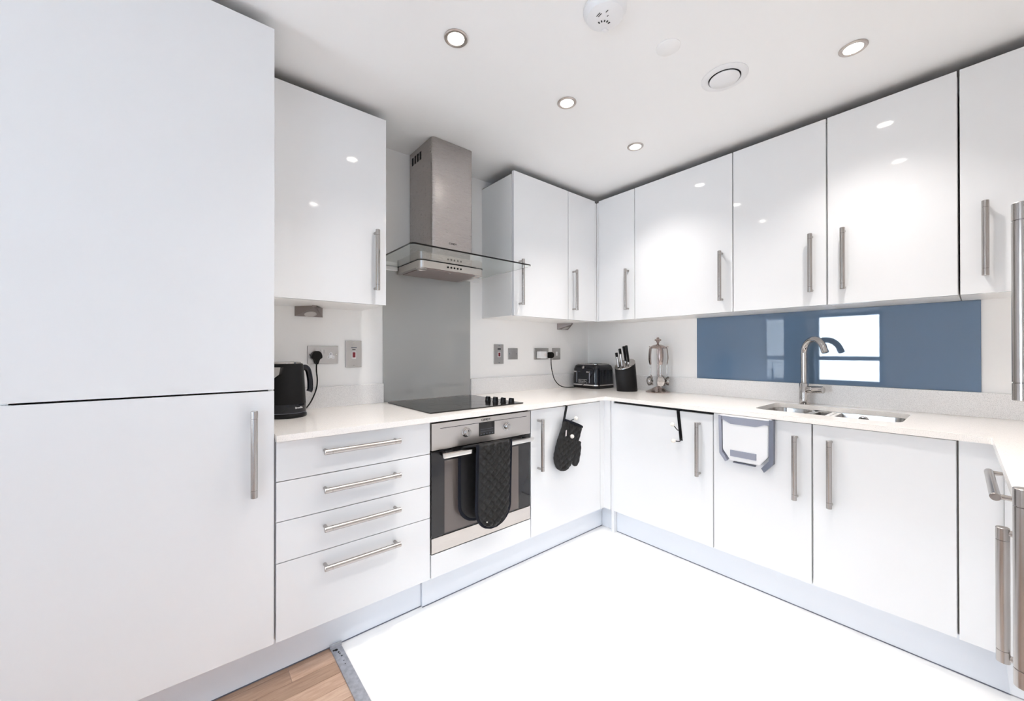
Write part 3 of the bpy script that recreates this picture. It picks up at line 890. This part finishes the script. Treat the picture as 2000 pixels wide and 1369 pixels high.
for (y0, y1, z0, z1) in ((ym - .045, ym + .045, .030, .0325), (ym - .045, ym + .045, .0595, .062), (ym - .045, ym - .0425, .030, .062), (ym + .0425, ym + .045, .030, .062)):
    box(b, TX1 - .002, TX1 + .0012, y0, y1, tz0 + z0, tz0 + z1)
obj('badge_outline', b, CHROME, ts)
text('lettering', 'Breville', .024, (TX1 + .0004, ym, tz0 + .0455), (0, 1, 0), (0, 0, 1), CHROME, ts, .0008)
b = newbm(); rb_ = .017
prism(b, [(.538 + x, .059 , 1.185 + z) for x, z in ((.04, -.024), (.04, .022), (.014, .024), (-.004, .018), (-.012, .004), (-.012, -.008), (-.004, -.02), (.012, -.026))], (0, .03, 0))
bmesh.ops.bevel(b, geom=b.edges[:], offset=.003, segments=2, affect='EDGES')
obj('plug', b, RUBB, ts)
b = newbm(); tube(b, smooth_path([(.551, .074, 1.166), (.549, .074, 1.11), (.535, .072, 1.05), (.505, .07, .985), (.45, .07, .937), (.39, .075, .9175), (.33, .10, .9145), (.27, .12, .917)], 8), .0036, 10); obj('flex', b, RUBB, ts)

# ------------------------------------------------------------------ knife block and knives
kc = Vector((.222, .560, 0))
ux = Vector((-.768, .641, 0)); uy = Vector((.641, .768, 0))
kb_ = thing('knife_block', 'leaning black oval knife block with a silver slanted top', 'knife block', (kc.x, kc.y, ZT))
def kring(z, s=1, off=0, slant=0, n_=36, dz=0):
    out = []
    for i in range(n_):
        a = 2 * PI * i / n_
        p = kc + ux * (.078 * s * math.cos(a)) + uy * (.055 * s * math.sin(a)) + ux * off
        p.z = z + slant * math.cos(a) - slant * .95 * math.sin(a) + dz
        out.append(p)
    return out
LEAN = -.016
b = newbm(); rings(b, [kring(ZT + .0005, .97), kring(ZT + .004, 1), kring(ZT + .1, 1, LEAN * .5, .012), kring(ZT + .20, .985, LEAN, .026)]); obj('body', b, BLMAT, kb_)
b = newbm(); rings(b, [kring(ZT + .2003, .985, LEAN, .026), kring(ZT + .2065, .975, LEAN, .027), kring(ZT + .209, .92, LEAN, .027)]); tpk = obj('top_plate', b, CHROME, kb_)
lean = (ux * -.13 + uy * -.05 + Vector((0, 0, 1))).normalized()
def knife(label, s, d_, L_, cap, h0=.0):
    p = kc + ux * (s + LEAN) + uy * d_
    p.z = ZT + .209 + .027 * (s / .078) - .0257 * (d_ / .055) - .004
    t = thing('knife', label, 'knife', p, 'knives in the block')
    P = [p - lean * .0, p + lean * .02, p + lean * (L_ * .5), p + lean * (L_ - .004), p + lean * L_]
    b = newbm(); tube(b, P, [.006, .0075, .0082, .0088, .006], 12, [.0095, .012, .013, .0145, .010]); obj('grip', b, BLACK, t)
    b = newbm()
    if cap:
        tube(b, [p + lean * .002 + uy * .006 - ux * .002, p + lean * (L_ * .7) + uy * .0075 - ux * .002], .0085, 12, .0095); obj('steel_inlay', b, CHROME, t)
    else:
        tube(b, [p - lean * .001, p + lean * .014], .0088, 12, .0135); obj('bolster', b, CHROME, t)
    b = newbm(); tube(b, [p - lean * .02, p + lean * .004], .0015, 6, .011); obj('blade', b, CHROME, t)
    bobj('slot', (p.x - .004, p.x + .004, p.y - .004, p.y + .004, p.z + .002, p.z + .0045), DARK, tpk)
knife('shortest knife with steel-edged handle at the low side of the block', -.052, .008, .112, True)
knife('knife with broad black cap and steel inlay in the block', -.026, .018, .138, True)
knife('slim all-black knife standing behind the tallest one', .012, -.014, .128, False)
knife('tallest all-black knife at the high side of the block', .026, .012, .142, False)

# ------------------------------------------------------------------ utensil stand
UX, UY = .113, .752
us = thing('utensil_stand', 'polished steel utensil carousel with a finial on the worktop', 'utensil stand', (UX, UY, ZT))
b = newbm(); lathe(b, (UX, UY), [(.086, ZT + .0005), (.088, ZT + .004), (.080, ZT + .010), (.062, ZT + .017), (.045, ZT + .028), (.022, ZT + .038), (.010, ZT + .044), (0, ZT + .044)], 40); obj('base', b, UTST, us)
b = newbm(); lathe(b, (UX, UY), [(.0065, ZT + .04), (.0065, ZT + .335), (0, ZT + .335)], 16); obj('pole', b, UTST, us)
b = newbm(); lathe(b, (UX, UY), [(.0, ZT + .326), (.058, ZT + .324), (.059, ZT + .329), (.052, ZT + .339), (.034, ZT + .350), (.012, ZT + .355), (.0, ZT + .355)], 36); obj('carousel', b, UTST, us)
b = newbm(); lathe(b, (UX, UY), [(.007, ZT + .354), (.010, ZT + .358), (.007, ZT + .362), (.012, ZT + .375), (.019, ZT + .388), (.016, ZT + .393), (.009, ZT + .398), (.010, ZT + .402), (.006, ZT + .407), (0, ZT + .408)], 24)
for k in range(6):
    a = k * PI / 3; ball(b, (UX + .017 * math.cos(a), UY + .017 * math.sin(a), ZT + .387), .007, seg=8)
obj('finial', b, UTST, us)
def utensil(name, label, ang, head):
    d = ux * math.cos(ang) + uy * math.sin(ang)
    tg = Vector((-d.y, d.x, 0))
    c = Vector((UX, UY, 0)) + d * .062
    t = thing(name, label, 'utensil', (c.x, c.y, ZT + .1), 'utensils hanging from the stand')
    b = newbm()
    P = [c + Vector((0, 0, ZT + z)) + d * o for z, o in ((.336, -.005), (.325, 0), (.30, .004), (.26, .007), (.225, .004), (.205, .0))]
    ps = smooth_path(P, 3)
    wv = [.006 + .010 * math.sin(PI * min(1, .12 + i / len(ps) * .8)) for i in range(len(ps))]
    tube(b, ps, wv, 12, [.004] * len(ps)) if False else None
    # flat bulging handle: wide along the tangent
    rs = []
    for i, p in enumerate(ps):
        rs.append([p + tg * wv[i] * math.cos(2 * PI * k / 12) + d * .0036 * math.sin(2 * PI * k / 12) for k in range(12)])
    rings(b, rs); obj('grip', b, UTST, t)
    b = newbm(); cyl(b, c + Vector((0, 0, ZT + .208)), c + Vector((0, 0, ZT + .118)), .0032, 10); obj('shaft', b, CHROME, t)
    b = newbm(); tube(b, smooth_path([c + d * -.004 + Vector((0, 0, ZT + .333)), c + d * .006 + Vector((0, 0, ZT + .340)), c + d * .010 + Vector((0, 0, ZT + .334))], 4), .002, 6); obj('hook_loop', b, UTST, t)
    q = c + Vector((0, 0, ZT + .085))
    b = newbm()
    if head == 'ladle':
        n_, m_ = 18, 6
        ax = d
        prev = None
        for j in range(m_ + 1):
            ph = j / m_ * PI / 2
            ring = [q + d * (.012 - .030 * math.cos(ph)) + (tg * math.cos(2 * PI * i / n_) + Vector((0, 0, 1)) * math.sin(2 * PI * i / n_)) * max(.034 * math.sin(ph), .0008) for i in range(n_)]
            vs = [b.verts.new(p) for p in ring]
            if prev:
                for i in range(n_): b.faces.new((prev[i], prev[(i + 1) % n_], vs[(i + 1) % n_], vs[i]))
            prev = vs
        bmesh.ops.solidify(b, geom=b.faces[:], thickness=.0015)
    elif head == 'spoon':
        ball(b, q, 1, (1, 1, 1), 14)
        for v in b.verts:
            l_ = v.co - q
            v.co = q + tg * l_.x * .027 + d * (l_.y * .005 - .004 + .006 * (l_.x ** 2)) + Vector((0, 0, l_.z * .040))
    else:
        rs = []
        for z, hw in ((.128, .004), (.118, .014), (.105, .024), (.070, .029), (.048, .030), (.046, .029)):
            p = c + Vector((0, 0, ZT + z))
            rs.append([p + tg * s1 * hw + d * s2 * .0014 for s1, s2 in ((-1, -1), (1, -1), (1, 1), (-1, 1))])
        rings(b, rs)
        if head == 'slotted':
            pass
    hd_ = obj('head', b, CHROME, t)
    if head == 'slotted':
        for k in (-1, 0, 1):
            b = newbm(); p = c + tg * k * .014 + Vector((0, 0, ZT + .06))
            prism(b, [p + tg * .003 + d * .0016, p - tg * .003 + d * .0016, p - tg * .003 + d * .0016 + Vector((0, 0, .04)), p + tg * .003 + d * .0016 + Vector((0, 0, .04))], d * .0006); obj('slot', b, DARK, hd_, smooth=0)
utensil('ladle', 'steel ladle hanging on the splashback side of the utensil stand', .30, 'ladle')
utensil('serving_spoon', 'steel serving spoon at the front of the utensil stand', 1.62, 'spoon')
utensil('slotted_turner', 'steel slotted turner at the wall side of the utensil stand', -.85, 'slotted')
utensil('skimmer', 'shiny rounded skimmer on the knife block side of the stand', 2.95, 'ladle')
utensil('turner', 'flat steel turner behind the pole of the utensil stand', -2.2, 'turner')

# ------------------------------------------------------------------ quilted pads
def pad(b, pos, L, hwf, cxf, thick, nu=40, nv=90, cell=.044, quilt=.011, v_end=.8):
    """closed quilted pad: pos(s, v, h) maps sideways s, length v, height h to space"""
    def hgt(s, l, u):
        p_, q_ = (s + l) / cell, (s - l) / cell
        dq = abs(math.sin(PI * p_)) * abs(math.sin(PI * q_))
        return thick * (1 - u ** 6) * .5 + quilt * (dq ** .6) * (1 - abs(u) ** 8)
    grid = {}
    for side in (1, -1):
        for j in range(nv + 1):
            v = j / nv
            for i in range(nu + 1):
                u = -1 + 2 * i / nu
                hw = max(hwf(v), 1e-4)
                s = cxf(v) + u * hw; l = v * L
                ee = min(1, (1 - v) / .04, v / .02)
                grid[side, j, i] = b.verts.new(pos(s, l, side * hgt(s, l, u) * math.sqrt(max(ee, 0.02))))
        for j in range(nv):
            for i in range(nu):
                q = [grid[side, j, i], grid[side, j, i + 1], grid[side, j + 1, i + 1], grid[side, j + 1, i]]
                b.faces.new(q if side > 0 else q[::-1])
    for j in range(nv):
        for i in (0, nu):
            b.faces.new((grid[1, j, i], grid[1, j + 1, i], grid[-1, j + 1, i], grid[-1, j, i]))
    for i in range(nu):
        for j in (0, nv):
            b.faces.new((grid[1, j, i], grid[1, j, i + 1], grid[-1, j, i + 1], grid[-1, j, i]))

def rounded(v, v0, hw):
    return hw if v < v0 else hw * math.sqrt(max(1 - ((v - v0) / (1 - v0)) ** 2, 0))
og = thing('oven_glove', 'black quilted double oven glove draped over the oven door handle', 'oven glove', (1.62, .72, .34))
Lg = .425
b = newbm(); pad(b, lambda s, l, h: Vector((1.622 - s, .735 + h * 1 - .010 * math.sin(l / Lg * 1.6), .762 - l)), Lg, lambda v: rounded(v, .76, .104), lambda v: 0, .014); obj('front_pad', b, FABRIC, og)
b = newbm(); pad(b, lambda s, l, h: Vector((1.682 - s, .668 + h * .8, .735 - l)), .36, lambda v: rounded(v, .74, .104), lambda v: 0, .012, quilt=.001); obj('back_pad', b, FABRIC, og)
def edge_path(cx, y, zt, L_, hw, v0, lean_=0):
    pts_ = []
    for k in range(41):
        v = k / 40 * .997
        pts_.append((v, rounded(v, v0, hw)))
    Lp = [Vector((cx + h_, y - lean_ * math.sin(v * 1.6), zt - v * L_)) for v, h_ in pts_]
    Rp = [Vector((cx - h_, y - lean_ * math.sin(v * 1.6), zt - v * L_)) for v, h_ in pts_][::-1]
    return Lp + Rp
b = newbm(); tube(b, edge_path(1.622, .735, .762, Lg, .104, .76, .010), .0062, 8, .0085); obj('binding', b, BIND, og)
b = newbm(); tube(b, edge_path(1.682, .668, .735, .36, .104, .74), .006, 8, .0085); obj('binding', b, BIND, og)
b = newbm()
rs = []
for (y, z, hw_, cx_) in ((.668, .733, .100, 1.675), (.672, .7455, .100, 1.66), (.690, .7505, .101, 1.645), (.710, .7515, .102, 1.63), (.726, .749, .103, 1.622), (.731, .758, .103, 1.622)):
    pass
for (y, z, cx_) in ((.666, .726, 1.681), (.667, .742, 1.676), (.680, .7525, 1.664), (.700, .757, 1.645), (.718, .760, 1.628), (.735, .757, 1.622)):
    rs.append([Vector((cx_ + .102, y, z)), Vector((cx_ - .102, y, z)), Vector((cx_ - .102, y - .002, z - .010)), Vector((cx_ + .102, y - .002, z - .010))])
rings(b, rs); obj('bridge', b, FABRIC, og)
b = newbm(); ball(b, (1.675, .741, .378), .0035, seg=8); obj('stud', b, CREAM, og)

def hook(name, label, top, bot, y_face, ydir, pegs, over_dir):
    """flat strap over a door top with two ball-tipped pegs; points given in world"""
    t = thing(name, label, 'hook', bot)
    top, bot = Vector(top), Vector(bot)
    d = (bot - top).normalized(); wv = Vector(over_dir)
    b = newbm(); hw_ = .009; th = .0022
    out_ = Vector(ydir)
    rs = []
    for p in (top - out_ * .024 - Vector((0, 0, .02)), top - out_ * .0235 + Vector((0, 0, .0005)), top + Vector((0, 0, .001)), top + d * .01, bot):
        rs.append([p + wv * hw_, p - wv * hw_, p - wv * hw_ + out_ * th + Vector((0, 0, th if p.z > top.z - .005 else 0)), p + wv * hw_ + out_ * th + Vector((0, 0, th if p.z > top.z - .005 else 0))])
    rings(b, rs); obj('strap', b, BLACK, t)
    for (p0, p1) in pegs:
        p0, p1 = Vector(p0), Vector(p1)
        b = newbm(); tube(b, smooth_path([p0, p0 + out_ * .018 - Vector((0, 0, .012)), p1 - out_ * .004], 5), .0026, 8); pg = obj('peg', b, BLACK, t)
        b = newbm(); ball(b, p1, .0125, seg=14); obj('peg_ball', b, CREAM, pg)
    return t
hook('over_door_hook', 'black over-door hook holding the oven mitt beside the oven', (.997, .6455, .8755), (1.042, .6455, .712), .644, (0, 1, 0),
     [((1.018, .647, .79), (.985, .712, .806)), ((1.038, .647, .722), (1.036, .726, .706))], (.97, 0, .25))
hook('over_door_hook', 'empty black over-door hook with two pale balls beside waste caddy', (.6185, 1.166, .8705), (.6185, 1.184, .700), .617, (1, 0, 0),
     [((.620, 1.174, .772), (.668, 1.158, .794)), ((.620, 1.183, .710), (.668, 1.163, .702))], (0, 1, .0))

mt = thing('oven_mitt', 'black quilted oven mitt hanging from the over-door hook', 'oven mitt', (1.03, .68, .49))
a0 = Vector((.968, 0, .768)); ad_ = Vector((.105, 0, -.275)); La = ad_.length; ad_.normalize(); as2 = Vector((-ad_.z, 0, ad_.x))   # sideways
def mw(v):
    w_ = .090 + .006 * math.sin(v * 3) - .02 * max(0, v - .55)
    return rounded(v, .70, w_) * (1 if v > .1 else .98)
b = newbm(); pad(b, lambda s, l, h: a0 + ad_ * l - as2 * s + Vector((0, .677 + h, 0)), La, mw, lambda v: -.006 * math.sin(v * 3) + (-.012 * v), .024, 36, 64, .042, .009); 
obj('palm', b, FABRIC, mt)
th0 = Vector((.925, 0, .655)); thd = Vector((.036, 0, -.152)); Lt = thd.length; thd.normalize(); ths = Vector((-thd.z, 0, thd.x))
b = newbm(); pad(b, lambda s, l, h: th0 + thd * l - ths * s + Vector((0, .678 + h, 0)), Lt, lambda v: rounded(v, .62, .034) * (.55 + .45 * min(1, v * 3)), lambda v: 0, .024, 18, 36, .04, .004)
obj('thumb', b, FABRIC, mt)
b = newbm(); tube(b, [a0 + as2 * -.088 + Vector((0, .677, 0)), a0 + as2 * -.045 + Vector((0, .692, 0)), a0 + Vector((0, .696, 0)), a0 + as2 * .045 + Vector((0, .692, 0)), a0 + as2 * .088 + Vector((0, .677, 0))], .006, 8, .008); obj('cuff_binding', b, BIND, mt)
b = newbm(); tube(b, smooth_path([a0 - as2 * -.072 + ad_ * .004 + Vector((0, .69, 0)), Vector((1.042, .70, .775)), Vector((1.05, .705, .735)), Vector((1.032, .70, .715)), Vector((1.02, .70, .745)), a0 - as2 * -.06 + ad_ * .004 + Vector((0, .69, 0))], 5), .0025, 6); obj('hanging_loop', b, FABRIC, mt)
b = newbm(); prism(b, [Vector((1.062, .699, .742)), Vector((1.054, .699, .742)), Vector((1.056, .699, .708)), Vector((1.066, .699, .706))], (0, .001, 0)); obj('care_label', b, PINK, mt, smooth=0)

# ------------------------------------------------------------------ waste caddy hanging on the sink cupboard door
wc = thing('waste_caddy', 'folding white waste caddy with grey rim hung on cabinet door', 'bin', (.63, 1.525, .63))
X0 = .6185
def yz(pts, x0, th): return [(x0, y, z) for y, z in pts], (th, 0, 0)
b = newbm(); p_, o_ = yz([(1.417, .86), (1.418, .70), (1.455, .650), (1.592, .650), (1.628, .70), (1.630, .86)], X0, .022); prism(b, p_, o_); bmesh.ops.bevel(b, geom=b.edges[:], offset=.003, segments=2, affect='EDGES'); obj('bin_panel', b, WHITEP, wc)
b = newbm(); p_, o_ = yz([(1.406, .874), (1.642, .874), (1.640, .852), (1.612, .852), (1.575, .838), (1.458, .838), (1.425, .855), (1.408, .858)], X0 + .0015, .024); prism(b, p_, o_); obj('rim', b, GREYP, wc, smooth=0)
for side, pts in (('a', [(1.401, .876), (1.414, .876), (1.417, .690), (1.443, .650), (1.434, .640), (1.405, .680)]), ('b', [(1.634, .880), (1.652, .880), (1.650, .668), (1.612, .622), (1.600, .640), (1.632, .682)])):
    b = newbm(); p_, o_ = yz(pts, X0 + .0005, .030); prism(b, p_, o_); obj('side_frame', b, GREYP if side == 'a' else DGREYP, wc, smooth=0)
bobj('lid_rail', (X0 - .0005, X0 + .028, 1.408, 1.645, .8745, .8835), WHITEP, wc, .002)
bobj('scraper', (X0 + .021, X0 + .0275, 1.457, 1.577, .672, .704), GREYP, wc, .001)
b = newbm(); p_, o_ = yz([(1.50, .6725), (1.535, .6725), (1.53, .666), (1.505, .666)], X0 + .0215, .004); prism(b, p_, o_); obj('finger_tab', b, WHITEP, wc, smooth=0)
bobj('base_edge', (X0 + .002, X0 + .020, 1.467, 1.570, .638, .643), DGREYP, wc, .001)
bobj('hanger', (X0 - .0235, X0 + .002, 1.42, 1.44, .8795, .8815), WHITEP, wc)
bobj('hanger', (X0 - .0235, X0 + .002, 1.61, 1.63, .8795, .8815), WHITEP, wc)
bpy.context.view_layer.update()
